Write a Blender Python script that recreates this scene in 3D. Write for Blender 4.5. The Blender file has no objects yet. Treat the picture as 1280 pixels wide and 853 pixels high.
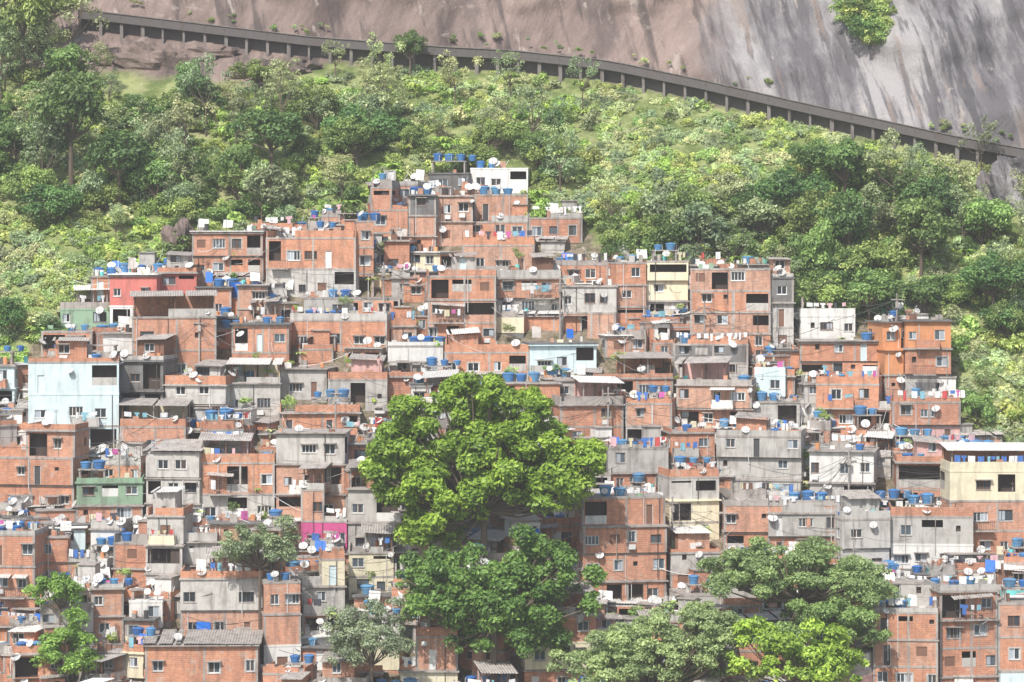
import bpy, math, random
import numpy as np
from mathutils import Vector, Matrix, noise
random.seed(7); rng=np.random.default_rng(11)
R=random.random; U=random.uniform
sc=bpy.context.scene
F=3600.0; ZC=46.0
# ------------------------------------------------------------ hillside profile
def yb(z):
    return 300+z/.74 if z<55.4 else 374.9+(z-55.4)/.58
def site0(u,v):
    y=340.
    for i in range(25):
        z=ZC+(300-v)/F*y; y=yb(z)
    return (u-640)/F*y,y,z
CAN=[(-400,-10),(-100,-6),(115,12),(390,45),(560,58),(640,62),(760,75),(870,98),(1000,128),(1100,150),(1190,170),(1300,190),(1500,230),(1800,280)]
canp=[site0(u,v+26) for u,v in CAN]
cx_=[p[0] for p in canp]; cz_=[p[2] for p in canp]
def zcan(x): return float(np.interp(x,cx_,cz_))
def Y(x,z):
    c=zcan(x)
    if z<=c: return yb(z)
    return yb(c)+(z-c)/1.5
def site(u,v):
    y=340.; x=0
    for i in range(40):
        z=ZC+(300-v)/F*y; x=(u-640)/F*y; y=.5*y+.5*Y(x,z)
    return x,y,z
def proj(x,y,z): return 640+F*x/y, 300-F*(z-ZC)/y
TOPL=[(-300,520),(-60,470),(20,452),(75,388),(120,345),(200,335),(240,292),(340,280),(455,262),(465,235),(530,215),(540,206),(660,208),(668,268),(728,275),(765,330),(985,336),(995,392),(1060,392),(1190,402),(1200,515),(1280,572),(1340,590),(1600,600)]
def topline(u): return float(np.interp(u,[p[0] for p in TOPL],[p[1] for p in TOPL]))
# ------------------------------------------------------------ materials
def newmat(n):
    m=bpy.data.materials.new(n); m.use_nodes=True
    nt=m.node_tree; nt.nodes.clear()
    o=nt.nodes.new('ShaderNodeOutputMaterial'); b=nt.nodes.new('ShaderNodeBsdfPrincipled')
    nt.links.new(b.outputs[0],o.inputs[0]); b.inputs['Roughness'].default_value=.85
    b.inputs['Specular IOR Level'].default_value=.25
    return m,nt,b
def N(nt,t,**k):
    n=nt.nodes.new(t)
    for a,v in k.items(): setattr(n,a,v)
    return n
def mixc(nt,fac,a,b,bt='MIX'):
    m=N(nt,'ShaderNodeMix',data_type='RGBA',blend_type=bt)
    for s,v in ((m.inputs[0],fac),(m.inputs[6],a),(m.inputs[7],b)):
        if hasattr(v,'links'): nt.links.new(v,s)
        elif isinstance(v,(int,float)): s.default_value=v
        else: s.default_value=(*v,1)
    return m.outputs[2]
def rampf(nt,src,a,b,lo=0.,hi=1.):
    m=N(nt,'ShaderNodeMapRange'); nt.links.new(src,m.inputs[0])
    m.inputs[1].default_value=a; m.inputs[2].default_value=b; m.inputs[3].default_value=lo; m.inputs[4].default_value=hi
    return m.outputs[0]
def noisef(nt,scale,sx=1,sy=1,sz=1,detail=4,coord='Position',rough=.6,rot=(0,0,0)):
    g=N(nt,'ShaderNodeNewGeometry'); src=g.outputs[coord]
    if any(rot):
        r=N(nt,'ShaderNodeMapping'); r.inputs['Rotation'].default_value=rot; nt.links.new(src,r.inputs[0]); src=r.outputs[0]
    mp=N(nt,'ShaderNodeMapping'); mp.inputs['Scale'].default_value=(sx,sy,sz)
    nt.links.new(src,mp.inputs[0]); n=N(nt,'ShaderNodeTexNoise'); n.inputs['Scale'].default_value=scale
    n.inputs['Detail'].default_value=detail; n.inputs['Roughness'].default_value=rough
    nt.links.new(mp.outputs[0],n.inputs['Vector']); return n.outputs[0]
def grime(nt,col,amt=.6,dark=(.11,.09,.08)):
    s=noisef(nt,1.,1.8,1.8,.25,5); f=rampf(nt,s,.50,.68,0,amt)
    c=mixc(nt,f,col,dark)
    s2=noisef(nt,.6,1,1,1,6,rough=.7); f2=rampf(nt,s2,.47,.68,.0,amt*.8)
    return mixc(nt,f2,c,dark)
def objrand(nt): return N(nt,'ShaderNodeObjectInfo').outputs['Random']
def paint(name,col,amt=.45,rough=.85):
    m,nt,b=newmat(name)
    c2=tuple(v*.78 for v in col)
    c=mixc(nt,objrand(nt),col,c2); c=grime(nt,c,amt); nt.links.new(c,b.inputs[0]); b.inputs['Roughness'].default_value=rough
    return m
def brickmat(name,c1,c2,c3,mortar):
    m,nt,b=newmat(name)
    uv=N(nt,'ShaderNodeUVMap'); bt=N(nt,'ShaderNodeTexBrick'); nt.links.new(uv.outputs[0],bt.inputs[0])
    bt.inputs['Scale'].default_value=1; bt.inputs['Brick Width'].default_value=.3; bt.inputs['Row Height'].default_value=.2
    bt.inputs['Mortar Size'].default_value=.016; bt.inputs['Mortar Smooth'].default_value=.2
    ca=mixc(nt,objrand(nt),c1,c2)
    bt.inputs['Mortar'].default_value=(*mortar,1)
    nt.links.new(ca,bt.inputs['Color1']); cb=mixc(nt,.55,ca,c3); nt.links.new(cb,bt.inputs['Color2'])
    n=noisef(nt,.8,1,1,1,6,rough=.7); f=rampf(nt,n,.57,.64,0,.6)
    c=mixc(nt,f,bt.outputs[0],(.50,.41,.35))
    n=noisef(nt,1.6,1,1,2.,3); c=mixc(nt,rampf(nt,n,.54,.62,0,.4),c,(.78,.41,.24))
    c=grime(nt,c,.46,(.16,.095,.075)); nt.links.new(c,b.inputs[0])
    bp=N(nt,'ShaderNodeBump'); bp.inputs[0].default_value=.5; bp.inputs[1].default_value=.02
    nt.links.new(bt.outputs['Fac'],bp.inputs['Height']); bp.invert=True; nt.links.new(bp.outputs[0],b.inputs['Normal'])
    return m
HM=[]; MI={}
def reg(k,m): MI[k]=len(HM); HM.append(m)
reg('B',brickmat('brick_masonry',(.74,.30,.155),(.50,.185,.10),(.38,.155,.095),(.52,.43,.36)))
reg('B2',brickmat('old_brick_masonry',(.63,.36,.25),(.66,.24,.12),(.33,.17,.12),(.50,.44,.39)))
reg('C',paint('cement_render',(.57,.55,.52),.5))
reg('D',paint('stained_concrete',(.21,.21,.21),.8))
reg('W',paint('white_paint',(.84,.83,.80),.32))
reg('Y',paint('cream_paint',(.84,.77,.57),.28))
reg('R',paint('red_paint',(.68,.22,.19),.35))
reg('L',paint('light_blue_paint',(.70,.84,.87),.25))
reg('P',paint('magenta_paint',(.64,.11,.30),.3))
reg('O',paint('orange_paint',(.80,.37,.18),.3))
reg('T',paint('teal_paint',(.20,.66,.65),.2))
reg('G',paint('green_paint',(.32,.47,.33),.45))
reg('K',paint('pink_paint',(.80,.50,.46),.35))
reg('slab',paint('concrete_slab',(.46,.42,.39),.65))
reg('frame',paint('white_aluminium',(.80,.80,.79),.1,.5))
m,nt,b=newmat('window_glass'); b.inputs['Roughness'].default_value=.12; b.inputs['Specular IOR Level'].default_value=.5
c=mixc(nt,objrand(nt),(.02,.025,.03),(.09,.12,.15)); nt.links.new(c,b.inputs[0]); reg('glass',m)
reg('curtain',paint('curtain_cloth',(.44,.50,.56),.2))
reg('dark',paint('painted_interior_shade',(.08,.058,.05),.5))  # near-black colour stands in for the shade inside rooms behind openings
reg('corr',paint('fibre_cement_sheet',(.55,.51,.475),.6))
reg('wood',paint('brown_wood',(.24,.13,.09),.3))
reg('metal',paint('dark_metal',(.08,.08,.085),.3,.5))
reg('pipe',paint('white_pipe',(.7,.7,.7),.1,.5))
reg('tarp',paint('blue_tarpaulin',(.02,.16,.62),.1,.5))
reg('zinc',paint('light_metal_sheet',(.82,.81,.78),.25,.5))
CL=[(.82,.82,.82),(.8,.8,.78),(.75,.77,.8),(.08,.2,.55),(.6,.14,.4),(.08,.08,.1),(.25,.5,.6),(.65,.6,.42),(.78,.5,.54),(.6,.1,.1)]
CLM=[paint('cloth_%d'%i,c,.05) for i,c in enumerate(CL)]
# ------------------------------------------------------------ mesh builder
class MB:
    def __init__(s): s.v=[]; s.f=[]; s.m=[]
    def q(s,a,b,c,d,m):
        n=len(s.v); s.v+= [a,b,c,d]; s.f.append((n,n+1,n+2,n+3)); s.m.append(MI[m] if isinstance(m,str) else m)
    def box(s,x0,x1,y0,y1,z0,z1,m):
        A=(x0,y0,z0);B=(x1,y0,z0);C=(x1,y1,z0);D=(x0,y1,z0);E=(x0,y0,z1);G=(x1,y0,z1);H=(x1,y1,z1);I=(x0,y1,z1)
        for t in ((A,B,G,E),(B,C,H,G),(C,D,I,H),(D,A,E,I),(E,G,H,I),(D,C,B,A)): s.q(*t,m)
    def tube(s,a,b,r0,r1,m,k=8,cap=True):
        a=Vector(a);b=Vector(b);d=(b-a).normalized(); t=d.orthogonal().normalized(); w=d.cross(t)
        ra=[tuple(a+(t*math.cos(i*6.2832/k)+w*math.sin(i*6.2832/k))*r0) for i in range(k)]
        rb=[tuple(b+(t*math.cos(i*6.2832/k)+w*math.sin(i*6.2832/k))*r1) for i in range(k)]
        for i in range(k): s.q(ra[i],ra[(i+1)%k],rb[(i+1)%k],rb[i],m)
        if cap:
            n=len(s.v); s.v+=rb; s.f.append(tuple(range(n,n+k))); s.m.append(MI[m] if isinstance(m,str) else m)
    def mesh(s,name,mats=None):
        me=bpy.data.meshes.new(name); me.from_pydata(s.v,[],s.f)
        for mm in (mats or HM): me.materials.append(mm)
        me.polygons.foreach_set('material_index',s.m)
        V=s.v; uvs=[]
        for f in s.f:
            a,b,c=V[f[0]],V[f[1]],V[f[2]]
            e=(b[0]-a[0],b[1]-a[1],b[2]-a[2]); g=(c[0]-a[0],c[1]-a[1],c[2]-a[2])
            n=(e[1]*g[2]-e[2]*g[1],e[2]*g[0]-e[0]*g[2],e[0]*g[1]-e[1]*g[0]); h=math.hypot(n[0],n[1])
            if abs(n[2])>h:
                for i in f: uvs+= [V[i][0],V[i][1]]
            else:
                h+=1e-9; t=(-n[1]/h,n[0]/h)
                for i in f: uvs+= [V[i][0]*t[0]+V[i][1]*t[1],V[i][2]]
        ul=me.uv_layers.new(name='UVMap'); ul.data.foreach_set('uv',uvs); me.update(); return me
def addobj(name,me,loc=(0,0,0),rz=0,sc_=1,parent=None,rot=None):
    o=bpy.data.objects.new(name,me); o.location=loc; o.rotation_euler=rot if rot else (0,0,rz)
    o.scale=(sc_,)*3 if isinstance(sc_,(int,float)) else sc_
    sc.collection.objects.link(o)
    if parent: o.parent=parent
    return o
# ------------------------------------------------------------ house parts
def wall(mb,p0,p1,z0,z1,ops,mat):
    p0=Vector((*p0,0));p1=Vector((*p1,0)); L=(p1-p0).length; u=(p1-p0)/L; n=Vector((u.y,-u.x,0))
    def P(s,z,d=0): 
        q=p0+u*s+n*d; return (q.x,q.y,z)
    def bar(a,b,c,d,n0,n1,m):
        mb.q(P(a,c,n1),P(b,c,n1),P(b,d,n1),P(a,d,n1),m)
        mb.q(P(a,c,n0),P(a,c,n1),P(a,d,n1),P(a,d,n0),m); mb.q(P(b,c,n1),P(b,c,n0),P(b,d,n0),P(b,d,n1),m)
        mb.q(P(a,d,n1),P(b,d,n1),P(b,d,n0),P(a,d,n0),m); mb.q(P(a,c,n0),P(b,c,n0),P(b,c,n1),P(a,c,n1),m)
    s=0
    for (a,b,c,d,k) in ops:
        if a>s: mb.q(P(s,z0),P(a,z0),P(a,z1),P(s,z1),mat)
        c=z0+c; d=min(z0+d,z1-.05)
        if c>z0: mb.q(P(a,z0),P(b,z0),P(b,c),P(a,c),mat)
        mb.q(P(a,d),P(b,d),P(b,z1),P(a,z1),mat)
        r={'open':1.3,'win':.16,'shut':.08,'door':.12,'hole':.3}[k]
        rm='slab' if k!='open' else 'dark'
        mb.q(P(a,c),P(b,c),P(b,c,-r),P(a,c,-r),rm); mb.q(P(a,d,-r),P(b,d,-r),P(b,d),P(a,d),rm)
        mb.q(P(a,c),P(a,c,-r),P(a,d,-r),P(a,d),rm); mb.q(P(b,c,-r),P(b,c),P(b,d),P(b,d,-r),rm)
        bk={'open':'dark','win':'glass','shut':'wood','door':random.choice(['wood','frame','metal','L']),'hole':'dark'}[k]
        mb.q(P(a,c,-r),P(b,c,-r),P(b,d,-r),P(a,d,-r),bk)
        if k=='win':
            fm='frame' if R()<.75 else random.choice(['wood','metal','slab'])
            t=.075
            bar(a,a+t,c,d,-r,-r+.06,fm); bar(b-t,b,c,d,-r,-r+.06,fm); bar(a+t,b-t,c,c+t,-r,-r+.055,fm); bar(a+t,b-t,d-t,d,-r,-r+.055,fm)
            nm=1 if b-a<1.5 else 3
            for i in range(nm):
                xm=a+(b-a)*(i+1)/(nm+1); bar(xm-.035,xm+.035,c+t,d-t,-r,-r+.05,fm)
            q=R()
            if q<.35:
                xa,xb=(a+t,(a+b)/2-.03) if R()<.5 else ((a+b)/2+.03,b-t)
                mb.q(P(xa,c+t,-r+.02),P(xb,c+t,-r+.02),P(xb,d-t,-r+.02),P(xa,d-t,-r+.02),'curtain')
            elif q<.6:
                xa=a+t+(b-a)*U(0,.4); mb.q(P(xa,c+t,-r+.02),P(xa+.4*(b-a),c+t,-r+.02),P(xa+.4*(b-a),d-t,-r+.02),P(xa,d-t,-r+.02),'dark')  # sheet over part of the pane, painted as dark interior
            bar(a-.06,b+.06,c-.07,c-.002,0,.07,'slab' if R()<.6 else 'W')
            if R()<.1: bar(a+.1,a+.8,c-.75,c-.25,0,.4,'frame')
            if R()<.2: bar(a-.15,b+.15,d+.05,d+.13,0,.5,'slab')
            if mat.startswith('B') and R()<.35:
                bar(a-.14,a-.002,c-.1,d+.12,0,.015,'C');bar(b+.002,b+.14,c-.1,d+.12,0,.015,'C');bar(a,b,d+.002,d+.12,0,.013,'C')
        if k=='door': bar(a,a+.05,c,d,-r,-.03,'frame'); bar(b-.05,b,c,d,-r,-.03,'frame')
        if k=='open' and R()<.6:
            bar(a,b,c,c+.9,-.12,-.02,random.choice([mat,'C','W']))
        s=b
    if s<L: mb.q(P(s,z0),P(L,z0),P(L,z1),P(s,z1),mat)
def openings(L,h,dens=.78,big=.13):
    ops=[]; n=max(1,int(L/U(1.9,2.8))); sw=L/n
    if h<2: return ops
    for i in range(n):
        a=i*sw; r=R()
        if r>dens+.12: continue
        if r<dens*.70:
            w=min(random.choice([.9,1.1,1.2,1.3,1.6]),sw-.4); x=a+(sw-w)*U(.1,.9); hh=U(.9,1.2); z=U(.85,1.15); ops.append((x,x+w,z,z+hh,'win'))
        elif r<dens*.79: x=a+sw*U(.2,.6); ops.append((x,x+.5,U(1.3,1.6),2.0,'hole'))
        elif r<dens*.85: w=min(1.1,sw-.5); x=a+(sw-w)/2; ops.append((x,x+w,1.,2.,'shut'))
        elif r<dens*.95: x=a+sw*.3; ops.append((x,x+.8,.02,2.1,'door'))
        elif r<dens+big: ops.append((a+U(.15,.4),a+sw-U(.15,.4),.1 if R()<.5 else .9,h-.45,'open'))
    return ops
def corr(mb,x0,x1,y0,y1,z0,z1,mat):
    k=max(4,int((x1-x0)/.28)); dx=(x1-x0)/k
    tw=U(-.3,.3)
    for i in range(k):
        a=x0+i*dx; m_=a+dx/2; b_=a+dx; j=U(-.2,.15) if i%3==0 else 0; s=tw*i/k
        if R()<.03: continue
        mb.q((a,y0+j,z0+s),(m_,y0+j,z0+.07+s),(m_,y1,z1+.07+s),(a,y1,z1+s),mat); mb.q((m_,y0+j,z0+.07+s),(b_,y0+j,z0+s),(b_,y1,z1+s),(m_,y1,z1+.07+s),mat)
def debris(mb,x0,x1,y0,y1,z,n):
    for i in range(n):
        x=U(x0+.2,x1-.5); y=U(y0+.3,max(y0+.4,y1-.5)); k=R(); z_=z+.004+.003*i
        if k<.40: mb.box(x,x+U(.25,.9),y,y+U(.2,.6),z_,z_+U(.15,.9),random.choice(['B','B2','slab','W','wood','W','zinc','G','C','Y']))
        elif k<.62: mb.tube((x,y,z_),(x+U(-.9,.9),y+U(-.1,.5),z_+U(.4,1.8)),.035,.035,random.choice(['wood','metal','pipe']),4)
        elif k<.78: mb.tube((x,y,z_),(x,y,z_+U(.4,.9)),.25,.28,random.choice(['metal','W','T','slab','O']),8)
        elif k<.83: 
            w=U(.8,1.6); t=U(-.3,.3); h=U(1.,1.9); mb.q((x,y,z_+h*.3),(x+w,y+t,z_+h*.3),(x+w,y+.5+t,z_+h),(x,y+.5,z_+h+.1),random.choice(['zinc','zinc','corr','W','tarp']))
        else:
            h=U(.8,2.8); mb.tube((x,y,z_),(x,y,z_+h),.025,.02,'metal',4)
            if R()<.5:
                for q in range(4): mb.tube((x-.35+.04*q,y,z_+h-.1*q),(x+.35-.04*q,y,z_+h-.1*q),.012,.012,'metal',3)
spots=[]; dspots=[]; lines=[]
def house(x,y,z,w,d,cols,h,yaw,roof=None,fill=False,wd=.78,tk=.7):
    mb=MB(); n=len(cols); hw=w/2
    fm=random.choice(['C','slab','B','D'])
    mb.box(-hw+.06,hw-.06,.06,d,-5,-.01,fm)
    loc=Vector((x,y,z)); ca,sa=math.cos(yaw),math.sin(yaw)
    def Wd(a,b,c): return Vector((x+a*ca-b*sa,y+a*sa+b*ca,z+c))
    x0,x1,y0=-hw,hw,0.
    for f,cm in enumerate(cols):
        z0=f*h; z1=z0+h-.22
        if f>0 and R()<.3: y0-=U(.2,.6)
        elif f>0 and R()<.15: y0+=U(.4,1.)
        if f==n-1 and n>1 and R()<(.5 if fill else .15) and w>4:
            cut=U(1.5,w*.5)
            if R()<.5: o0,o1=x0,x0+cut; x0+=cut
            else: o0,o1=x1-cut,x1; x1-=cut
            if R()<tk*.6: spots.append((Wd((o0+o1)/2,y0+1.3,z0+.01),yaw)); 
            debris(mb,o0,o1,y0,y0+3,z0,random.randrange(5))
            pm=random.choice([cm,'C','B'])
            mb.box(o0+.02,o1-.02,y0+.01,y0+.13,z0+.002,z0+U(.5,1),pm)
            if R()<.45: lines.append((Wd(o0,y0-.1,z0+1.5),Wd(o1,y0-.1,z0+1.5)))
        L=x1-x0
        mat=cm
        if cm=='B' and R()<.4: mat='B2'
        wall(mb,(x0,y0),(x1,y0),z0,z1,openings(L,h,wd),mat)
        smat=mat if R()<.7 or not fill else random.choice(['B','C','B2','slab'])
        wall(mb,(x1,y0),(x1,d),z0,z1,openings(d-y0,h,.45,.02),smat)
        wall(mb,(x0,d),(x0,y0),z0,z1,openings(d-y0,h,.45,.02),smat)
        wall(mb,(x1,d),(x0,d),z0,z1,[],smat)
        ov=.04 if R()<.5 else U(.1,.45)
        if cm in 'BC' or R()<.4: bm='slab'
        else: bm=cm
        mb.box(x0-min(ov,.2),x1+min(ov,.2),y0-ov,d+.03,z1,z1+.22 if ov<.05 else z1+.14,bm)
        if ov>=.05: mb.box(x0+.005,x1-.005,y0+.005,d,z1+.142,z1+.22,bm)
        if cm in('B','D') and R()<.75:
            for xx in [x0,x1]+([(x0+x1)/2+.3] if L>6 else []):
                a=xx-.12+(.1 if xx==x0 else -.1 if xx==x1 else 0); mb.box(a-(.02 if xx==x0 else 0),a+.22+(.02 if xx==x1 else 0),y0-.022,y0+.1,z0+.003,z1-.003,'slab')
        if R()<.2 and f>0 and L>3.5:
            a=U(x0,x1-3); b_=a+U(2.2,min(4,x1-a)); dd=U(.8,1.1)
            mb.box(a,b_,y0-dd,y0-ov-.002,z0-.15,z0,'slab'); pm=random.choice([cm,'B','C','W','metal','Y','metal'])
            if pm=='metal':
                for i in range(int((b_-a)/.2)+1): mb.box(a+i*.2,a+i*.2+.03,y0-dd,y0-dd+.03,z0,z0+.95,'metal')
                mb.box(a,b_,y0-dd-.01,y0-dd+.05,z0+.95,z0+1,'metal')
            else:
                mb.box(a,b_,y0-dd,y0-dd+.1,z0+.002,z0+.95,pm); mb.box(a,a+.1,y0-dd+.1,y0-.005,z0+.002,z0+.95,pm); mb.box(b_-.1,b_,y0-dd+.1,y0-.005,z0+.002,z0+.95,pm)
            if R()<.55: lines.append((Wd(a,y0-dd-.05,z0+1.7),Wd(b_,y0-dd-.05,z0+1.7)))
            if R()<.4: corr(mb,a-.2,b_+.2,y0-dd-.3,y0-.02,z0+2.1,z0+2.35,random.choice(['corr','zinc']))
        for q in range(2):
            if R()<.35:
                px_=U(x0+.3,x1-.3); mb.box(px_,px_+.07,y0-.1,y0-.03,z0-(h if f else 0)*R(),z1,random.choice(['pipe','pipe','metal','slab']))
        if R()<.24: dspots.append((Wd(U(x0,x1),y0-.35,z0+U(1.6,h)),yaw,True))
    zt=n*h; L=x1-x0
    roof=roof or random.choices(['flat','par','canopy','corr','unf','slab','shack'],[.10,.22,.17,.08,.18,.08,.17])[0]
    pm=random.choice([cols[-1],'B','C','B','slab'])
    debris(mb,x0,x1,y0,min(d,y0+3.5),zt+(.14 if roof=='slab' else 0),random.randrange(3,10) if roof!='corr' else 0)
    if roof in('par','canopy','unf','shack'):
        ph=U(.3,1.0); a0=x0 if R()<.7 else x0+L*U(0,.5); a1=x1 if R()<.8 else x1-L*U(0,.4)
        if a1-a0<1: a0,a1=x0,x1
        mb.box(a0,a1,y0+.005,y0+.13,zt+.002,zt+ph,pm)
        if a1-a0>2 and R()<.4:
            c0=U(a0,a1-1); mb.box(c0,c0+U(.5,1),y0+.006,y0+.128,zt+ph+.001,zt+ph+U(.2,.5),random.choice(['B','B2']))
        mb.box(x0,x0+.12,y0+.135,d-.2,zt+.002,zt+ph*.98,pm); mb.box(x1-.12,x1,y0+.135,d-.2,zt+.002,zt+ph*.98,pm)
        if roof=='par' and R()<.4: lines.append((Wd(x0,y0-.05,zt+ph+.9),Wd(x1,y0-.05,zt+ph+.9)))
    if roof=='unf':
        for xx in np.linspace(x0+.15,x1-.35,max(2,int(L/2.6))):
            hh=U(.8,2.2); mb.box(xx,xx+.2,y0+.15,y0+.35,zt+.003,zt+hh,'slab')
            for k in range(2): mb.tube((xx+.05+.1*k,y0+.25,zt+hh),(xx+.05+.1*k+U(-.1,.1),y0+.25,zt+hh+.6),.02,.02,'metal',4)
        if R()<.6: 
            a=x0+L*U(.3,.6); wall(mb,(a,d-1),(x1-.3,d-1),zt+.003,zt+2.2,openings(x1-.3-a,2.4,.6),random.choice(['B','C']))
        if R()<.45: lines.append((Wd(x0,y0+.2,zt+1.6),Wd(x1,y0+.2,zt+1.6)))
    if roof=='shack':
        sw=min(L-.6,U(2,3.6)); a=U(x0+.2,x1-sw-.2); sh=U(1.9,2.4); yy=y0+U(.5,1.6); sm=random.choice(['B','B','C','W','wood','B2','K'])
        wall(mb,(a,yy),(a+sw,yy),zt+.003,zt+sh,openings(sw,sh,.8,.1),sm); mb.box(a+.01,a+sw-.01,yy+1.35,d-.4,zt+.004,zt+sh,sm)
        mb.box(a+.002,a+.1,yy+.01,yy+1.34,zt+.004,zt+sh-.01,sm); mb.box(a+sw-.1,a+sw-.002,yy+.01,yy+1.34,zt+.004,zt+sh-.01,sm)
        corr(mb,a-.3,a+sw+.3,yy-.6,d-.2,zt+sh+.02,zt+sh+U(.1,.6),random.choice(['corr','zinc','slab','corr']))
        if L-sw>2 and R()<tk: spots.append((Wd(a-1 if a-x0>x1-a-sw else a+sw+1,y0+1.2,zt+.01),yaw))
    elif roof=='canopy':
        a,b_=(x0+.1,x1-.1) if R()<.4 else (x0+.1,x0+L*.65); dp=min(d-.3,4.5); hz=U(2.0,2.5)
        if R()<.4: a,b_=-b_,-a
        a=max(a,x0+.05); b_=min(b_,x1-.05)
        for xx in (a+.1,(a+b_)/2,b_-.2):
            for yy,q in ((y0+.2,hz),(y0+dp,hz+.5)): mb.box(xx,xx+.12,yy,yy+.12,zt+.003,zt+q-.06,'slab' if R()<.5 else 'wood')
        mb.box(a,b_,y0+dp+.13,y0+dp+.25,zt+.003,zt+hz+.3,random.choice(['B','C','K','W','Y']))
        corr(mb,a-.4,b_+.3,y0-.4,y0+dp+.5,zt+hz,zt+hz+.55,random.choice(['corr','corr','zinc','slab']))
        if R()<.55: lines.append((Wd(a,y0+.05,zt+1.7),Wd(b_,y0+.05,zt+1.7)))
        if b_<x1-1.6 and R()<tk: spots.append((Wd(x1-1,y0+1.6,zt+.01),yaw))
    elif roof=='corr':
        corr(mb,x0-.35,x1+.35,y0-.5,d+.3,zt+.12,zt+U(.5,1.),random.choice(['corr','corr','zinc','slab']))
    elif roof=='slab':
        mb.box(x0-.25,x1+.25,y0-.45,d+.1,zt+.01,zt+.14,random.choice(['slab','D','W']))
        if R()<tk*.8: spots.append((Wd(U(x0+.8,x1-.8),y0+1.2,zt+.15),yaw)); 
    else:
        k=random.choice([1,1,2,2,3] if L>4 else [1,1,2]); s=U(x0+.8,max(x0+.9,x1-1.5*k))
        if R()<.35:
            ph=U(.8,1.6)
            mb.box(s-.8,s+.8+1.5*(k-1),y0+.9,y0+2.6,zt+ph,zt+ph+.12,'slab')
            for xx in (s-.7,s+.5+1.5*(k-1)):
                for yy in (y0+1,y0+2.3): mb.box(xx,xx+.18,yy,yy+.18,zt+.003,zt+ph-.002,'slab')
            zz=zt+ph+.13
        else: zz=zt+.01
        if R()<tk:
            for i in range(k): spots.append((Wd(s+1.5*i,y0+1.75+U(-.2,.2),zz),yaw))
        if R()<.25 and L>4: mb.box(x1-2.2,x1-.3,d-2.4,d-.3,zt+.004,zt+2.1,random.choice(['B','C','W'])); mb.box(x1-2.3,x1-.2,d-2.6,d-.2,zt+2.102,zt+2.22,'slab')
    if R()<.45: dspots.append((Wd(U(x0+.2,x1-.2),y0+.1,zt+U(.3,1.)),yaw,False))
    if R()<.2: dspots.append((Wd(U(x0+.2,x1-.2),y0+.1,zt+U(.3,1.)),yaw,False))
    top=cols[-1]; cnt=sum(c in('B',) for c in cols)
    nm='brick_house' if cnt*2>=n else ('concrete_house' if top in 'CD' else 'painted_house')
    return addobj(nm,mb.mesh(nm),loc,yaw)
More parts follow.
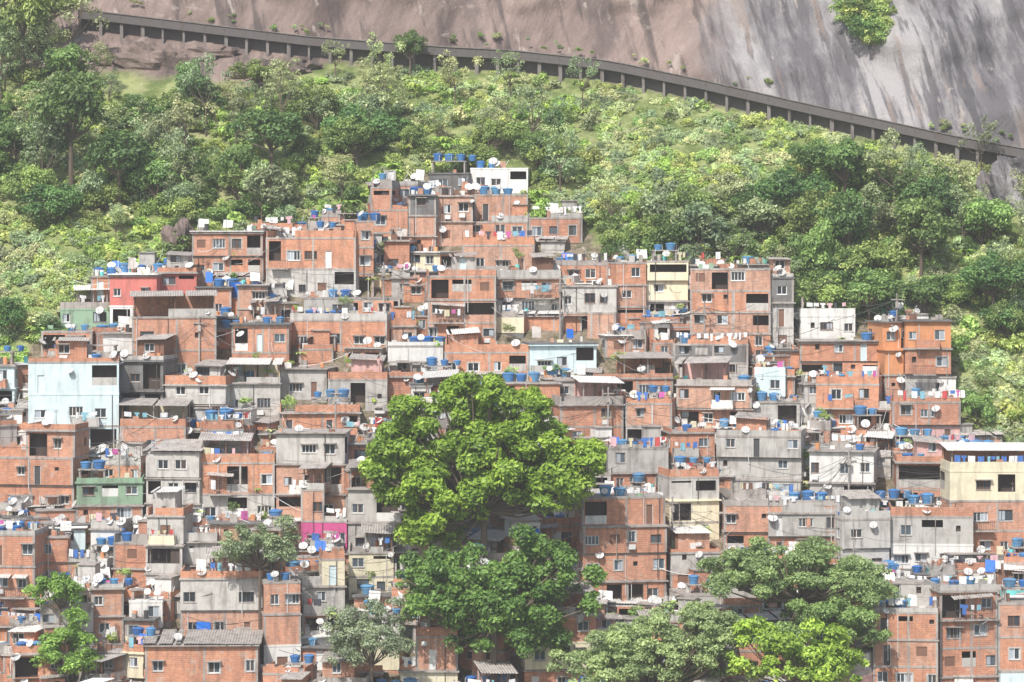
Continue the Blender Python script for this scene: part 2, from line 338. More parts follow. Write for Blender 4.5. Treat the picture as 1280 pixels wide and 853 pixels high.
# ------------------------------------------------------------ surveyed houses  (u0,u1,top,base,floor colours bottom->top,roof)
H=[(588,660,210,242,'W','flat'),(536,587,216,243,'D','flat'),(593,660,243,276,'B','flat'),(511,545,243,320,'BBD','flat'),(546,591,244,308,'BB','flat'),
(463,510,234,318,'BBB','unf'),(661,728,272,304,'B','par'),(585,660,277,302,'B','par'),(480,512,300,345,'B','flat'),(578,668,306,345,'B','par'),(668,760,330,358,'B','par'),
(240,330,290,350,'BB','slab'),(331,446,297,374,'CB','par'),(446,467,276,374,'BBB','flat'),(137,196,344,420,'WR','slab'),(197,246,340,395,'BR','par'),(114,137,345,402,'BB','flat'),
(76,136,386,412,'G','canopy'),(52,115,414,447,'B','flat'),(166,270,396,478,'BB','canopy'),(290,361,406,474,'BB','slab'),(246,289,360,400,'B','slab'),(361,485,400,440,'B','unf'),
(535,620,345,432,'BBB','par'),(621,701,347,398,'CB','par'),(702,770,357,424,'BC','flat'),(770,808,328,410,'BBB','flat'),(808,860,326,400,'CYY','flat'),
(863,963,336,443,'BBBB','flat'),(964,992,346,440,'CCD','flat'),(1000,1070,394,424,'W','unf'),(1106,1130,404,500,'BOO','slab'),(1131,1188,402,500,'CBO','slab'),
(1000,1130,427,476,'BB','slab'),(36,148,452,572,'LLL','par'),(149,205,450,525,'DD','par'),(-20,18,456,512,'LL','flat'),(19,80,456,490,'B','slab'),(-25,95,537,640,'BBB','par'),
(485,554,432,474,'W','par'),(556,661,440,474,'B','par'),(662,746,430,470,'L','slab'),(410,484,474,514,'C','flat'),(350,409,462,500,'C','slab'),(745,842,472,504,'B','canopy'),
(842,935,430,476,'CD','par'),(895,1001,545,626,'CCC','par'),(838,894,540,600,'BB','par'),(345,431,542,654,'BBC','slab'),(182,250,565,660,'CCC','corr'),(251,343,578,656,'CB','canopy'),
(96,178,602,660,'BG','par'),(376,434,612,690,'PB','canopy'),(435,502,610,695,'CC','canopy'),(728,834,622,760,'BBBB','flat'),(836,900,596,680,'YYC','par'),(905,1045,630,700,'BB','par'),
(1050,1113,648,722,'CC','flat'),(1114,1216,645,715,'WC','par'),(1187,1300,588,700,'BBY','canopy'),(1121,1181,577,645,'BB','flat'),(226,328,722,803,'BC','canopy'),(330,376,728,845,'WBB','flat'),
(182,228,645,752,'CCC','par'),(378,432,700,800,'BCY','par'),(436,492,690,750,'YY','canopy'),(-15,44,668,785,'BBB','unf'),(48,120,670,735,'BB','flat'),(655,745,768,870,'BYB','canopy'),(1092,1172,765,900,'BBBB','unf'),
(1174,1248,738,880,'BBBB','unf'),(1250,1330,755,880,'LBB','flat'),(500,572,795,880,'YB','canopy'),(182,322,805,900,'BB','corr'),(838,900,690,742,'BC','flat'),
(940,1000,502,542,'C','flat'),(1012,1092,565,640,'CW','slab'),(150,232,533,575,'B','canopy'),(1020,1115,480,540,'BB','unf'),(1115,1200,502,560,'KB','par'),
(620,700,478,520,'B','flat'),(700,780,505,560,'BB','canopy'),(782,840,504,560,'CB','par'),(846,940,480,540,'BB','canopy'),(760,836,560,620,'BC','par'),
(206,285,480,530,'BC','par'),(286,350,478,520,'C','canopy'),(350,450,515,548,'B','par'),(1000,1115,735,790,'CB','par'),(380,500,372,400,'C','flat'),(960,1050,640,700,'BC','par')]
occ=[]
for (u0,u1,t,bs,cols,rf) in H:
    x,y,z=site((u0+u1)/2,bs); w=(u1-u0)/F*y; h=(bs-t)/F*y/len(cols)
    yaw=U(-.2,.2)
    if t>300 and rf in('flat','par') and len(cols)<4 and R()<.25: rf='shack'
    house(x,y,z,w,U(5,6.5),list(cols),h,yaw,rf)
    occ.append((u0,u1,t,bs,y))
# ------------------------------------------------------------ the rest of the hillside houses
for (wa,wb,vs,rowstep,small) in ((3.2,7.4,225,26,False),(2.2,4.6,232,19,True)):
    v=vs
    while v<(1010 if not small else 860):
        u=(-190 if not small else -20)+U(0,40)
        while u<(1470 if not small else 1300):
            y=site(640,v)[1]; wpx=U(wa,wb)*F/y; uc=u+wpx/2; vv=v+U(-9,9)
            tl=max(topline(u+4),topline(u+wpx-4),topline(uc))
            step=wpx*U(.92,1.02)*(U(1.1,2.2) if small else 1)
            if vv>tl+14:
                x,yy,z=site(uc,vv); hmax=(vv-tl+4)/F*yy; hh0=hmax
                for (a,b,tt,bb,hy) in occ:
                    ovl=min(b,u+wpx)-max(a,u)
                    if ovl>4:
                        if hy>yy-.5 and vv>bb-30: hmax=min(hmax,(vv-bb+4)/F*yy)
                        elif hy>yy-.5: hmax=-1
                        elif hy+4.5>yy and ovl>wpx*.5: hmax=-1
                want=random.choice([[3,2,1],[2,1],[2,1],[1]]) if not small else [2,1] if R()<.3 else [1]
                for nf in want:
                    h=U(2.3,2.9)
                    if nf*h>hmax:
                        if nf>1: continue
                        if hmax<.9: break
                        h=hmax
                    cs=random.choices([['B'],['C'],['W'],['D'],['Y'],['L'],['R'],['K']],[.56,.17,.12,.04,.05,.03,.01,.02])[0]*nf
                    if nf>1 and R()<.45: cs[0]=random.choice('CBWDB')
                    rf=None
                    if nf*h>hmax-2.3: rf=random.choice(['flat','slab','par','par'] if h>2 else ['slab','par','corr'])
                    house(x,yy-(.35 if small else 0),z,wpx*yy/F,U(4,6) if not small else U(3,4.5),cs,h,U(-.32,.32) if R()<.7 else U(-.7,.7),rf,True,tk=.3 if small else .6)
                    break
            u+=step
        v+=rowstep+ (v-225)*.012
# ------------------------------------------------------------ water tanks, dishes, washing
tm,nt,b=newmat('blue_polyethylene'); c=mixc(nt,objrand(nt),(.03,.15,.46),(.12,.32,.54)); c=grime(nt,c,.4); nt.links.new(c,b.inputs[0]); b.inputs['Roughness'].default_value=.5
def lathe(mb,prof,k,m):
    for (r0,z0),(r1,z1) in zip(prof,prof[1:]):
        for i in range(k):
            a=i*6.28319/k; c=(i+1)*6.28319/k
            mb.q((r0*math.cos(a),r0*math.sin(a),z0),(r0*math.cos(c),r0*math.sin(c),z0),(r1*math.cos(c),r1*math.sin(c),z1),(r1*math.cos(a),r1*math.sin(a),z1),m)
mb=MB(); lathe(mb,[(0,.01),(.52,.01),(.62,.45),(.64,.45),(.70,.82),(.74,.82),(.76,.90),(.70,.96),(.35,1.06),(.12,1.08),(.12,1.12),(0,1.12)],20,0)
for i in range(10):
    a=i*.6283; mb.tube((.35*math.cos(a),.35*math.sin(a),1.04),(.68*math.cos(a),.68*math.sin(a),.95),.03,.03,0,4)
mb.box(-.05,.05,-.85,-.6,.7,.76,1); mb.box(-.03,.03,-.85,-.79,0,.7,1)
tank=mb.mesh('blue_water_tank',[tm,HM[MI['pipe']]])
dm,nt,b=newmat('dish_white'); c=grime(nt,mixc(nt,objrand(nt),(.80,.80,.79),(.5,.49,.48)),.25); nt.links.new(c,b.inputs[0]); b.inputs['Roughness'].default_value=.5
mb=MB(); prof=[(r,.9*r*r*.35) for r in (0,.12,.24,.36,.45)]
lathe(mb,prof,20,0); lathe(mb,[(.45,.0638),(.46,.05),(.36,.02),(.2,-.02),(0,-.03)],20,0)
mb.tube((0,-.44,.05),(0,-.05,.55),.018,.018,1,5); mb.tube((0,-.02,.5),(0,-.1,.62),.045,.05,0,8); mb.tube((0,0,-.02),(0,0,-.16),.05,.04,1,6)
dish=mb.mesh('satellite_dish',[dm,HM[MI['metal']]])
mb=MB(); mb.tube((0,.15,-.7),(0,.15,.0),.03,.03,0,6); mb.tube((0,.15,0),(0,.02,.06),.03,.03,0,6)
dmast=mb.mesh('dish_mast',[HM[MI['metal']]])
for p,yaw in spots:
    s=U(.65,1.05); addobj('blue_water_tank',tank,p,U(0,6),(s,s,s*U(.8,1.1)))
    if R()<.2: addobj('blue_water_tank',tank,p+Vector((1.5,.3,0)),U(0,6),s*.9)
for p,yaw,wl in dspots:
    e=bpy.data.objects.new('satellite_dish',None); e.location=p; sc.collection.objects.link(e)
    s=U(.7,1.25)
    addobj('reflector',dish,(0,0,.1),0,s,e,rot=(math.radians(U(38,62)),0,U(-.7,.3) if R()<.75 else U(-1.6,1.6)))
    addobj('mast',dmast,(0,0,0),0,1,e)
def clothesline(a,b):
    mb=MB(); L=(b-a).length; 
    if L<1: return
    u=(b-a)/L; n=u.cross(Vector((0,0,1)))
    def sag(s): return a+u*s-Vector((0,0,.18*4*(s/L)*(1-s/L)))
    k=8
    for i in range(k): mb.tube(sag(L*i/k),sag(L*(i+1)/k),.012,.012,10,4,False)
    for e in (a,b): mb.tube(e-Vector((0,0,1.2)),e+Vector((0,0,.1)),.03,.025,10,5)
    s=U(.1,.8); pal=random.choice([[0,1,2],[0,1,5,8],list(range(10)),list(range(10)),[0,2,3,6]])
    while s<L-.4:
        w=U(.25,.9); h=U(.3,1.05); w=min(w,L-s-.1); m=random.choice(pal); kk=4; ph=U(0,6)
        shirt=R()<.35 and w>.4
        for i in range(kk):
            for j in range(3):
                if shirt and j>0 and i in(0,3): continue
                def C(i,j):
                    q=sag(s+w*i/kk)-Vector((0,0,h*j/3))+n*(.05*math.sin(ph+i*1.9)*j/3+.014); return tuple(q)
                mb.q(C(i,j+1),C(i+1,j+1),C(i+1,j),C(i,j),m)
        s+=w+(U(.03,.4) if R()<.75 else U(.6,1.6))
    addobj('clothesline',mb.mesh('clothesline',CLM+[HM[MI['metal']]]))
for a,b in lines: clothesline(a,b)
# ------------------------------------------------------------ terrain
tmr,nt,b=newmat('hillside_ground')
at=N(nt,'ShaderNodeAttribute',attribute_name='rock')
g=N(nt,'ShaderNodeNewGeometry'); sx=N(nt,'ShaderNodeSeparateXYZ'); nt.links.new(g.outputs[0],sx.inputs[0])
RT=(0,math.radians(-24),0); RT2=(0,math.radians(12),0)
n1=noisef(nt,1,.11,.03,.03,9,rough=.7,rot=RT); n2=noisef(nt,1,.42,.08,.035,7,rot=RT2); n1b=noisef(nt,1,.14,.03,.03,9,rough=.7,rot=RT2); n2b=noisef(nt,1,.6,.1,.045,7,rot=RT2); n3=noisef(nt,.06,1,1,1,5)
brown=mixc(nt,rampf(nt,n1,.38,.62),(.125,.093,.083),(.35,.265,.235))
brown=mixc(nt,rampf(nt,n2,.54,.62,0,.7),brown,(.065,.055,.055))
brown=mixc(nt,rampf(nt,noisef(nt,.12,1,1,1.6,7,rough=.75),.57,.62,0,.55),brown,(.44,.36,.32))
brown=mixc(nt,rampf(nt,noisef(nt,1,.12,.05,.03,6,rot=RT2),.57,.63,0,.55),brown,(.09,.075,.075))
grey=mixc(nt,rampf(nt,n1b,.42,.58),(.15,.14,.15),(.40,.38,.385))
grey=mixc(nt,rampf(nt,n2b,.50,.58,0,.75),grey,(.08,.076,.086))
grey=mixc(nt,rampf(nt,noisef(nt,1,.3,.05,.02,6,rot=RT2),.56,.61,0,.6),grey,(.30,.23,.195))
add=N(nt,'ShaderNodeMath',operation='MULTIPLY_ADD'); nt.links.new(n3,add.inputs[0]); add.inputs[1].default_value=34; nt.links.new(sx.outputs[0],add.inputs[2])
rock=mixc(nt,rampf(nt,add.outputs[0],43,54),brown,grey)
n4=noisef(nt,1,.5,.3,.035,6,rough=.6,rot=RT2); rock=mixc(nt,rampf(nt,n4,.63,.69,0,.6),rock,(.52,.45,.40))
n5=noisef(nt,.35,1,1,1,8); soil=mixc(nt,rampf(nt,n5,.4,.6),(.15,.20,.06),(.36,.40,.17)); soil=mixc(nt,rampf(nt,noisef(nt,.15),.58,.68,0,.5),soil,(.42,.38,.22))
at2=N(nt,'ShaderNodeAttribute',attribute_name='town'); dirt=mixc(nt,rampf(nt,noisef(nt,1.2,1,1,1,8,rough=.75),.4,.6),(.11,.11,.055),(.34,.27,.21)); soil=mixc(nt,at2.outputs['Fac'],soil,dirt)
col=mixc(nt,at.outputs['Fac'],soil,rock); nt.links.new(col,b.inputs[0])
bp=N(nt,'ShaderNodeBump'); bp.inputs[0].default_value=.9; bp.inputs[1].default_value=.9; nt.links.new(noisef(nt,.6,1,1,.4,12,rough=.7),bp.inputs['Height']); nt.links.new(bp.outputs[0],b.inputs['Normal'])
NX,NZ=330,250
xs=np.linspace(-170,170,NX); zs=np.concatenate([np.linspace(-30,100,190),np.linspace(101,260,60)])
V=[];rk=[];tw=[]
for z in zs:
    for x in xs:
        c=zcan(x); y=Y(x,z); ab=z-c
        nz=noise.fractal(Vector((x*.05,z*.07,3)),1,2,4)
        dv=min(max((ab-1.5)/8,0),1)
        y+= -nz*(.4+4.5*dv)
        if ab>0:
            xr=x*.9+z*.5; y+= -3.6*dv*noise.ridged_multi_fractal(Vector((xr*.035,z*.012,9)),1,2,5,1,2)+3.2*dv
            y+= -.5*dv*noise.fractal(Vector((x*.35,z*.2,4)),1,2,3)
        ext=float(np.interp(x,[-70,-34,-24,40,66,74],[7,6,.6,.4,.5,5]))
        r=(ab+ext+noise.noise(Vector((x*.25,z*.3,1)))*1.2)
        u_,v_=proj(x,y,z)
        V.append((x,y,z)); rk.append(min(max(r*1.2,0),1)); tw.append(1. if v_>topline(u_)+5 else 0.)
Fc=[(j*NX+i,j*NX+i+1,(j+1)*NX+i+1,(j+1)*NX+i) for j in range(len(zs)-1) for i in range(NX-1)]
me=bpy.data.meshes.new('hillside'); me.from_pydata(V,[],Fc); me.materials.append(tmr)
for nm,dat in (('rock',rk),('town',tw)):
    a=me.attributes.new(nm,'FLOAT','POINT'); a.data.foreach_set('value',dat)
me.polygons.foreach_set('use_smooth',[True]*len(Fc)); addobj('hillside',me)
gm,nt,b=newmat('valley_ground'); c=mixc(nt,rampf(nt,noisef(nt,.02),.4,.6),(.05,.08,.03),(.18,.16,.13)); nt.links.new(c,b.inputs[0])
mb=MB(); mb.q((-4000,-4000,-29.9),(4000,-4000,-29.9),(4000,4000,-29.9),(-4000,4000,-29.9),0); addobj('ground',mb.mesh('ground',[gm]))
chm=paint('weathered_channel_concrete',(.13,.12,.12),.7); chl=paint('pier_concrete',(.24,.22,.21),.8)
mb=MB(); us=list(range(100,1560,26))
def chan(u):
    v=float(np.interp(u,[p[0] for p in CAN],[p[1] for p in CAN]))+26; x,y,z=site0(u,v); return Vector((x,y-1.9,z+1.1))
for i,u in enumerate(us):
    p=chan(u); q=chan(u+26); dz=Vector((0,0,1)); by=Vector((0,1,0))
    def pr(a,b,y0,y1,z0,z1,m):
        A=[a+by*y0+dz*z0,a+by*y1+dz*z0,a+by*y1+dz*z1,a+by*y0+dz*z1]; B=[b+by*y0+dz*z0,b+by*y1+dz*z0,b+by*y1+dz*z1,b+by*y0+dz*z1]
        for k in range(4): mb.q(tuple(A[k]),tuple(B[k]),tuple(B[(k+1)%4]),tuple(A[(k+1)%4]),m)
    pr(p,q,0,2.2,.30,.75,0); pr(p,q,.05,.25,.752,1.5,0); pr(p,q,-.10,.32,1.502,1.62,1); pr(p,q,2.0,2.2,.752,1.5,0); pr(p,q,1.6,2.1,-2.4,.29,0)  # last strip: dark back standing in for the shaded gap below the deck
    w_=U(.25,.5)
    mb.box(p.x-.02,p.x+w_,p.y+.3,p.y+.7,p.z-2.8,p.z+.28,1)
    if R()<.8: mb.box(p.x,p.x+.12,p.y-.03,p.y+.03,p.z+.76,p.z+1.5,0)
addobj('elevated_drainage_channel',mb.mesh('elevated_drainage_channel',[chm,chl]))
def outcrop(u,v,rx,ry,rz,lean=0,name='rock_outcrop'):
    x,y,z=site(u,v); V=[];Fx=[]; A,B=28,16
    for j in range(B+1):
        for i in range(A):
            th=i*6.28319/A; ph=math.pi*j/B; d=Vector((math.sin(ph)*math.cos(th),math.sin(ph)*math.sin(th),math.cos(ph)))
            k=1+.5*noise.fractal(d*1.8+Vector((u,v,0)),1,2,5); V.append((x+d.x*rx*k+lean*d.z,y+d.y*ry*k,z+d.z*rz*k))
    for j in range(B):
        for i in range(A): Fx.append((j*A+i,j*A+(i+1)%A,(j+1)*A+(i+1)%A,(j+1)*A+i))
    me=bpy.data.meshes.new(name); me.from_pydata(V,[],Fx); me.materials.append(tmr)
    a=me.attributes.new('rock','FLOAT','POINT'); a.data.foreach_set('value',[1.]*len(V)); addobj(name,me)
outcrop(222,308,1.9,2.2,3.2,.6); outcrop(330,95,5,2,2,.5); outcrop(180,80,6,2,3); outcrop(1262,255,3,2,5,-2); outcrop(1268,215,2.5,2,2.5)
outcrop(250,70,5,1.6,1.6,.5); outcrop(370,85,3.4,1.5,1.3,.5); outcrop(1170,215,2.5,1.2,.8)
# ------------------------------------------------------------ foliage
lm,nt,b=newmat('leaves'); oi=N(nt,'ShaderNodeObjectInfo'); at=N(nt,'ShaderNodeAttribute',attribute_name='tint_shade')
hs=N(nt,'ShaderNodeHueSaturation'); nt.links.new(oi.outputs['Color'],hs.inputs['Color']); nt.links.new(rampf(nt,at.outputs['Fac'],0,1,.35,1.65),hs.inputs['Value'])  # value carries random leaf tone plus painted shade inside crowns
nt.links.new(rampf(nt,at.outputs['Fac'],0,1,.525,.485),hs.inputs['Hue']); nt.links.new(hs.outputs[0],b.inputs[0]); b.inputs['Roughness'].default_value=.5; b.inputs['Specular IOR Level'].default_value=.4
tr=N(nt,'ShaderNodeBsdfTranslucent'); nt.links.new(mixc(nt,1.,hs.outputs[0],(1.3,1.4,.7),'MULTIPLY'),tr.inputs[0]); mx=N(nt,'ShaderNodeMixShader'); mx.inputs[0].default_value=.3
o=[n for n in nt.nodes if n.type=='OUTPUT_MATERIAL'][0]; nt.links.new(b.outputs[0],mx.inputs[1]); nt.links.new(tr.outputs[0],mx.inputs[2]); nt.links.new(mx.outputs[0],o.inputs[0])
bark=paint('bark',(.17,.13,.10),.4)
def unit(a): return a/(np.linalg.norm(a,axis=1,keepdims=True)+1e-9)
def leaves(lobes,dens,size,asp=.5,up=.5,flat=.85,inner=.62):
    Vs=[];T=[]
    for (cx,cy,cz,r) in lobes:
        n=int(dens*r*r); d=unit(rng.normal(size=(n,3))); m=(d[:,2]<0)&(rng.random(n)<.6); d[m,2]*=-1
        rr=rng.random((n,1)); rad=r*(inner+(1.2-inner)*rr); pos=np.array([[cx,cy,cz]])+d*rad*np.array([[1,1,flat]])
        nr=unit(d*.9+np.array([[0,0,up]])+rng.normal(size=(n,3))*.55); t=unit(np.cross(nr,rng.normal(size=(n,3)))); bb=np.cross(nr,t)
        s=size*(.5+1.0*rng.random((n,1))); L=t*s*.5; W=bb*s*.5*asp
        q=np.stack([pos-L,pos+W,pos+L,pos-W],1); Vs.append(q.reshape(-1,3))
        lt=rng.random()*.4; T.append(np.clip(lt-.2+.45*rng.random(n)+.4*rr[:,0],0,1))  # random tone per leaf; inner leaves painted darker as crown shade
    return np.concatenate(Vs),np.concatenate(T)
def treemesh(name,lobes,dens,size,limbs,asp=.5,up=.5,flat=.85,inner=.62):
    Vl,T=leaves(lobes,dens,size,asp,up,flat,inner); mb=MB()
    for a,b_,r0,r1 in limbs: mb.tube(a,b_,r0,r1,1,7,False)
    nv=len(Vl); nq=nv//4; tv=np.array(mb.v).reshape(-1,3) if mb.v else np.zeros((0,3)); V=np.concatenate([Vl,tv]); nt_=len(mb.f)
    me=bpy.data.meshes.new(name); me.vertices.add(len(V)); me.vertices.foreach_set('co',V.ravel())
    me.loops.add(len(V)); me.loops.foreach_set('vertex_index',np.arange(len(V))); P=nq+nt_
    me.polygons.add(P); me.polygons.foreach_set('loop_start',np.arange(P)*4); me.polygons.foreach_set('loop_total',np.full(P,4))
    me.materials.append(lm); me.materials.append(bark); me.polygons.foreach_set('material_index',np.concatenate([np.zeros(nq,int),np.ones(nt_,int)]))
    a=me.attributes.new('tint_shade','FLOAT','FACE'); a.data.foreach_set('value',np.concatenate([T,np.zeros(nt_)])); me.update(calc_edges=True); return me
def crown(rx,ry,rz,cz,n,rl,low=-.5,k0=.45,k1=.95,v0=.4,v1=1.35,rag=.3):
    L=[]; off=U(0,99)
    while len(L)<n:
        d=unit(rng.normal(size=(1,3)))[0]
        if d[2]<low: continue
        k=U(k0,k1)*(1+rag*noise.fractal(Vector(d)*1.5+Vector((off,0,0)),1,2,3)*1.6); L.append((d[0]*rx*k,d[1]*ry*k,cz+d[2]*rz*k,rl*U(v0,v1)))
    return L
def limbs(lobes,h0,r,lean=(0,0)):
    top=Vector((lean[0],lean[1],h0)); out=[((0,0,-2),tuple(top),r,r*.75)]
    for l in lobes[::2]:
        e=Vector(l[:3]); m_=top.lerp(e,.5)+Vector((U(-.3,.3),U(-.3,.3),-.1*(e-top).length)); out.append((tuple(top),tuple(m_),r*.45,r*.3)); out.append((tuple(m_),tuple(e),r*.3,r*.08))
    return out
bushes=[treemesh('bush',crown(1.6,1.5,1.2,.5,14,.55,-.1,.35,1.1),300,.30,[]) for i in range(7)]
big=[treemesh('bush',crown(1.7,1.5,1.0,.5,9,.6,-.1),130,.62,[],.55) for i in range(3)]
vines=[treemesh('vine',crown(2.2,2.2,.55,.1,22,.45,-.1,.1,1.05,.35,1.4),260,.28,[],.7,1.,.75) for i in range(6)]
trees=[]
for i in range(7):
    cr=crown(2.6,2.4,2.1,5.0,28,.85,k1=1.05); trees.append(treemesh('hill_tree',cr,290,.33,limbs(cr,3.0,.2)))
airy=[]
for i in range(4):
    cr=crown(2.6,2.2,2.2,5.6,18,.6,k0=.5,k1=1.1); airy.append(treemesh('airy_tree',cr,210,.26,limbs(cr,3.4,.12)))
def banana():
    mb=MB(); Vq=[];
    for i in range(11):
        a=U(0,6.28); L=U(1.6,2.4); pts=[]
        for k in range(7):
            t=k/6; pts.append((math.cos(a)*L*t*.8,math.sin(a)*L*t*.8,1.2+L*(t*1.1-t*t*1.05)))
        for k in range(6):
            w0=.3*math.sin(3.1*(k/6)**.8+.05); w1=.3*math.sin(3.1*((k+1)/6)**.8+.05); sx_,sy_=-math.sin(a),math.cos(a); p,q=pts[k],pts[k+1]
            for s in (-1,1): Vq+= [p,q,(q[0]+s*sx_*w1,q[1]+s*sy_*w1,q[2]-.08),(p[0]+s*sx_*w0,p[1]+s*sy_*w0,p[2]-.08)]
    for i in range(len(Vq)//4): mb.q(*Vq[4*i:4*i+4],0)
    mb.tube((0,0,-.5),(0,0,1.3),.12,.08,0,6)
    me=mb.mesh('banana_plant',[lm,bark]); a=me.attributes.new('tint_shade','FLOAT','FACE'); a.data.foreach_set('value',[U(.3,1) for _ in me.polygons]); return me
ban=[banana() for i in range(3)]
veg=bpy.data.objects.new('hillside_vegetation',None); sc.collection.objects.link(veg)
LIGHT=(.47,.55,.19);MID=(.30,.40,.13);DARK=(.16,.26,.085);GREY=(.37,.43,.25);BRT=(.43,.56,.14);PALE=(.54,.59,.32)
def put(lst,x,y,z,s,col,nm='plant',par=veg,tilt=False):
    o=addobj(nm,random.choice(lst),(x,y,z),U(0,6.28),(s*U(.75,1.2),s*U(.75,1.2),s*U(.75,1.25)),par); k=U(.75,1.2); o.color=(col[0]*k*U(.85,1.12),col[1]*k,col[2]*k,1)
    if tilt: o.rotation_euler=(Matrix.Rotation(U(.45,.62),3,'X')@Matrix.Rotation(U(0,6.28),3,'Z')).to_euler()
    return o
def zone(u,v):
    n=noise.noise(Vector((u*.012,v*.016,5)))+.35*noise.noise(Vector((u*.05,v*.06,2)))
    if u<330:
        if v>285 and u<215: return 'L' if n>-.25 else 'M'
        return 'T' if n>-.05 else 'M'
    if u<740: 
        if v>150 and u<520: return 'T' if n>.08 else 'M'
        return 'M' if n<.1 else ('T' if n>.34 else 'L')
    if u<985: 
        if v<290-abs(u-830)*.2: return 'L' if n>-.6 else 'M'
        return 'T' if n>-.1 else 'M'
    if v<235 and u>1090: return 'L'
    if v>440 and u>1185: return 'L' if n>-.2 else 'M'
    return 'T' if n>-.12 else ('M' if n>-.3 else 'L')
v=-10.
while v<640:
    u=-330.+U(0,14)
    while u<1600:
        uu=u+U(-14,14); vv=v+U(-14,14); cv=float(np.interp(uu,[p[0] for p in CAN],[p[1] for p in CAN]))
        lim=cv+(float(np.interp(uu,[-100,0,60,120,230,300,400,480,640,1000,1200,1280],[0,10,30,95,92,75,55,36,32,34,34,34])))
        gap=( (1225<uu<1300 and 195<vv<300) and R()<.75)
        if lim<vv<topline(uu)+14 and not gap:
            x,y,z=site(uu,vv); k=zone(uu,vv); near=vv-lim<(28 if uu<950 else 62)
            if k=='T' and near: k='M'
            if k=='T':
                r=R()
                if r<.25: put(trees,x,y,z-U(1.6,3),U(.6,1.35),random.choice([DARK,DARK,MID,MID,GREY]))
                elif r<.31: put(airy,x,y,z-1,U(.8,1.3),random.choice([GREY,PALE]))
                elif r<.65: put(bushes,x,y,z,U(.7,1.5),random.choice([DARK,MID,LIGHT,MID]))
                elif r<.70: put(big,x,y,z,U(.7,1.3),random.choice([BRT,MID,LIGHT]))
            elif k=='L':
                pn=noise.noise(Vector((x*.09,z*.12,8)))
                pal=[LIGHT,BRT,LIGHT,GREY] if pn>.12 else ([PALE,PALE,LIGHT] if pn>-.2 else [GREY,MID,PALE])
                put(vines,x,y,z+.1,U(.5,1.05),random.choice(pal),tilt=True)
                r=R()
                if r<.14: put(bushes,x,y,z-.2,U(.25,.7),random.choice([LIGHT,GREY,PALE,MID]))
                elif r<.18: put(big,x,y,z,U(.4,.7),random.choice([LIGHT,PALE]))
                elif r<.20 and not near: put(airy,x,y,z-1.5,U(.4,.7),random.choice([GREY,MID]))
            else:
                r=R()
                if r<.05 and not near: put(trees,x,y,z-2.4,U(.5,.95),random.choice([MID,DARK,GREY]))
                elif r<.12: put(ban,x,y,z,U(.6,1.1) if not near else .5,BRT)
                elif r<.16 and not near: put(airy,x,y,z-1.,U(.6,1),random.choice([GREY,PALE]))
                elif r<.26: put(big,x,y,z-.1,U(.5,1.1)*(.6 if near else 1),random.choice([LIGHT,BRT,PALE]))
                elif r<.85: put(bushes,x,y,z-.1,U(.4,1.15)*(.65 if near else 1),random.choice([LIGHT,LIGHT,MID,PALE,BRT,GREY]))
                else: put(vines,x,y,z+.1,U(.6,1.),random.choice([PALE,LIGHT]),tilt=True)
        u+=14
    v+=11
for i in range(26):
    x,y,z=site(1083+U(-32,32),30+U(-26,30)); put(bushes,x,y-1.5,z,U(.6,1.2),random.choice([MID,DARK,LIGHT]))
for i in range(50):
    u=U(0,1280); cv=float(np.interp(u,[p[0] for p in CAN],[p[1] for p in CAN])); x,y,z=site(u,cv-U(0,14)); put(bushes,x,y-1,z,U(.15,.4),random.choice([MID,PALE,GREY]))
for (u,v_,s,l,c) in [(30,105,2.0,trees,MID),(90,95,1.6,airy,GREY),(-20,60,1.9,trees,DARK),(60,60,1.5,trees,MID),(120,120,1.1,airy,PALE),(513,92,.85,trees,DARK),(728,140,1.05,airy,GREY),(1010,235,1.15,trees,DARK),(1055,262,1.2,trees,DARK),(1225,222,1.0,airy,GREY),(420,100,.8,airy,GREY),(320,120,.9,trees,MID),
    (150,260,1.7,trees,DARK),(90,230,1.7,trees,DARK),(340,220,1.4,trees,DARK),(1150,350,1.4,trees,MID),(1060,340,1.3,trees,DARK),(1240,400,1.2,trees,DARK),(985,300,1.3,trees,DARK),(860,310,1.1,trees,MID),(700,240,1.2,airy,GREY),(620,200,.9,trees,MID),(460,120,.7,airy,PALE),(560,110,.6,airy,GREY)]:
    x,y,z=site(u,v_); put(l,x,y-1,z-.8,s,c,'tree',None)
for i in range(230):
    u=U(-50,1330); v_=U(300,850)
    if v_<topline(u)+20: continue
    x,y,z=site(u,v_); put(random.choice([bushes,bushes,ban,big]),x,y-.6,z+U(0,2.5),U(.25,.65),random.choice([LIGHT,MID,BRT,PALE]),'shrub',None)
def bigtree(name,parts,y,size,col,flat=.85,dens=300,asp=.5,inner=.5):
    u,v_=parts[0][:2]; x=(u-640)/F*y; gz=(y-300)*.74; cr=[]; mh=0
    for (pu,pv,rx,ry,rz,n,rl,low) in parts:
        dx=(pu-u)/F*y; z=ZC+(300-pv)/F*y-gz
        for l in crown(rx,ry,rz,z,n,rl,low): cr.append((l[0]+dx,l[1],l[2],l[3]))
        if mh==0: mh=max(1.5,z-rz*.6); R0=rx
    lb=limbs(cr,mh,max(.18,R0*.04))
    o=addobj(name,treemesh(name,cr,dens,size,lb,asp,.5,flat,inner),(x,y,gz)); o.color=(*col,1)
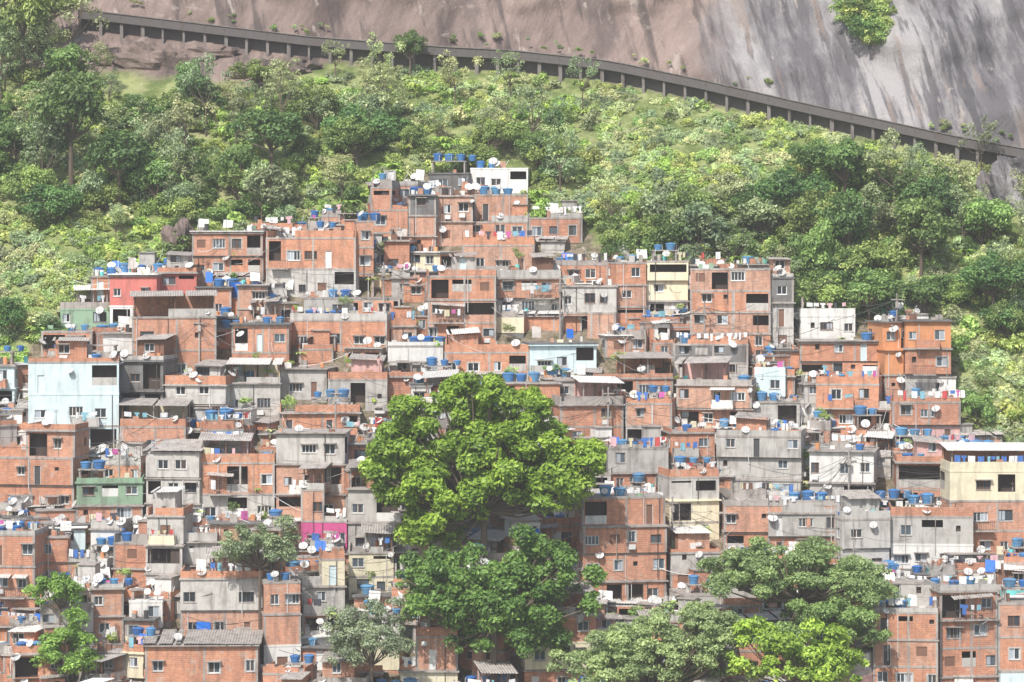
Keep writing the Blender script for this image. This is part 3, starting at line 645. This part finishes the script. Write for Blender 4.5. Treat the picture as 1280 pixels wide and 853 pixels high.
bigtree('mango_tree',[(605,595,11.8,5.5,6.2,150,1.15,-.6),(555,530,6.2,5,4.6,50,1.05,-.3),(650,535,6.2,5,4.4,50,1.05,-.3),(715,592,4.6,4.5,4.6,44,1.05,-.5),(500,580,4.4,4,4.6,40,1.05,-.6),(545,650,5,4.5,3.6,40,1.05,-.9),(600,492,4.0,4,2.4,22,.9,-.2)],306,.55,(.27,.40,.055),dens=290,asp=.45)
bigtree('broadleaf_tree',[(618,742,10.4,5,4.8,120,1.1,-.8),(680,705,4.8,4.5,3.4,36,1.0,-.6),(545,735,4.6,4.5,4.0,40,1.0,-.8),(625,792,6.5,4,3.0,44,1.0,-.8)],296,.42,(.165,.285,.065),dens=320)
bigtree('umbrella_tree',[(1000,722,9.4,5.5,3.8,130,.95,-.3),(935,722,4.8,4.5,3.4,40,.9,-.4),(1065,738,4.8,4.5,3.4,40,.9,-.4)],297,.30,(.29,.39,.16),flat=.65,dens=480)
bigtree('umbrella_tree',[(1035,784,6.0,4,3.6,60,.95,-.5)],294,.30,(.24,.35,.12),flat=.65,dens=480)
bigtree('umbrella_tree',[(808,830,10.4,5,5.0,130,.95,-.4),(885,800,5,4,3.2,40,.9,-.4),(860,778,5,3.6,2.2,30,.8,-.3)],291,.30,(.37,.46,.21),flat=.65,dens=480)
bigtree('almond_tree',[(1000,832,7.2,4,3.6,80,.8,-.3),(945,800,3.,2.5,2.2,24,.7,-.3)],288,.42,(.36,.50,.08),dens=320)
bigtree('olive_green_tree',[(465,802,4.6,3,4.1,70,.75,-.5)],293,.28,(.31,.37,.24),dens=460)
bigtree('small_street_tree',[(82,815,3.4,2.6,3.7,54,.7,-.6)],294,.36,(.26,.41,.09),dens=360)
bigtree('small_street_tree',[(75,742,3.,2.3,2.7,38,.62,-.5)],298,.36,(.25,.40,.09),dens=360)
bigtree('olive_green_tree',[(325,690,5.,3,2.8,60,.75,-.3)],303,.28,(.31,.38,.22),dens=440)
def sheet(name,u,v_,w,h,m,dy=-.6):
    x,y,z=site(u,v_); mb=MB(); k=8
    def C(i,j): return (w*i/k-w/2,.12*math.sin(i*1.3+j)+(j/4)*.5,-h*j/4)
    for i in range(k):
        for j in range(4): mb.q(C(i,j+1),C(i+1,j+1),C(i+1,j),C(i,j),m)
    for xx in (-w/2,w/2): mb.tube((xx,.1,-h-1.5),(xx,.1,.05),.04,.04,'metal',6)
    addobj(name,mb.mesh(name),(x,y+dy,z+h))
sheet('blue_tarpaulin',308,386,3.8,3.2,'tarp',-1.); sheet('teal_awning',1262,762,3.6,2.6,'T',-4.5)
pm_=HM[MI['slab']]
poles=[]
for u,v_ in [(340,640),(560,800),(1120,440),(760,560),(960,600),(150,620),(480,400),(1060,640),(880,450),(250,470),(700,420),(420,560),(840,700),(1200,660),(60,560)]:
    x,y,z=site(u,v_); mb=MB(); mb.tube((0,0,-2),(0,0,7),.14,.09,0,8); mb.box(-.7,.7,-.06,.06,6.2,6.32,0); mb.box(-.2,.2,-.3,-.1,5.3,6,0)
    addobj('utility_pole',mb.mesh('utility_pole',[pm_]),(x,y-.8,z)); poles.append(Vector((x,y-.8,z+6.3)))
mb=MB()
def cable(p,q,sg,r,m):
    S=[p.lerp(q,t/8)-Vector((0,0,sg*4*(t/8)*(1-t/8))) for t in range(9)]
    for a,b_ in zip(S,S[1:]): mb.tube(a,b_,r,r,m,3,False)
for p in poles:
    for k in range(9): cable(p,p+Vector((U(-16,16),U(-3,6),U(-6,1))),U(.3,1.2),.026,0)
for i in range(380):
    u=U(0,1280); v_=U(330,850)
    if v_<topline(u)+40: continue
    x,y,z=site(u,v_); p=Vector((x,y-1.3,z+U(2,6))); cable(p,p+Vector((U(-7,7),U(-1,1),U(-2.5,2.5))),U(.1,.7),U(.016,.032),0 if R()<.7 else 1)
addobj('overhead_cables',mb.mesh('overhead_cables',[HM[MI['metal']],HM[MI['pipe']]]))
# ------------------------------------------------------------ humid air over the valley
hz=bpy.data.materials.new('humid_air'); hz.use_nodes=True; nt=hz.node_tree; nt.nodes.clear(); o=nt.nodes.new('ShaderNodeOutputMaterial'); vs=nt.nodes.new('ShaderNodeVolumeScatter')
vs.inputs['Density'].default_value=.00025; vs.inputs['Anisotropy'].default_value=0.; vs.inputs['Color'].default_value=(.98,.99,1,1); nt.links.new(vs.outputs[0],o.inputs['Volume'])
mb=MB(); mb.box(-400,400,-200,700,-40,330,0); addobj('haze',mb.mesh('haze',[hz]))
# ------------------------------------------------------------ light, camera
el=math.radians(48); sd=Vector((-.36,-.82,0)).normalized()*math.cos(el)+Vector((0,0,math.sin(el)))
L=bpy.data.lights.new('sun','SUN'); L.energy=5; L.angle=math.radians(.6); L.color=(1,.965,.90)
lo=bpy.data.objects.new('sun',L); sc.collection.objects.link(lo); lo.rotation_euler=sd.to_track_quat('Z','Y').to_euler(); lo.location=(0,0,300)
w=bpy.data.worlds.new('World'); sc.world=w; w.use_nodes=True; nt=w.node_tree; bg=nt.nodes['Background']
sk=nt.nodes.new('ShaderNodeTexSky'); sk.sky_type='NISHITA'; sk.sun_disc=False; sk.sun_elevation=el; sk.sun_rotation=math.atan2(sd.x,sd.y); sk.dust_density=2.5
nt.links.new(sk.outputs[0],bg.inputs[0]); bg.inputs[1].default_value=.15
cam=bpy.data.cameras.new('camera'); co=bpy.data.objects.new('camera',cam); sc.collection.objects.link(co); co.location=(0,0,ZC); co.rotation_euler=(math.pi/2,0,0)
cam.sensor_width=36; cam.lens=36*F/1280; cam.shift_y=-126.5/1280; cam.clip_start=1; cam.clip_end=8000; sc.camera=co
sc.view_settings.view_transform='Standard'; sc.view_settings.look='None'; sc.view_settings.exposure=0
print('houses',sum('house' in o.name for o in bpy.data.objects),'spots',len(spots),'dishes',len(dspots),'lines',len(lines),'veg',len(veg.children))
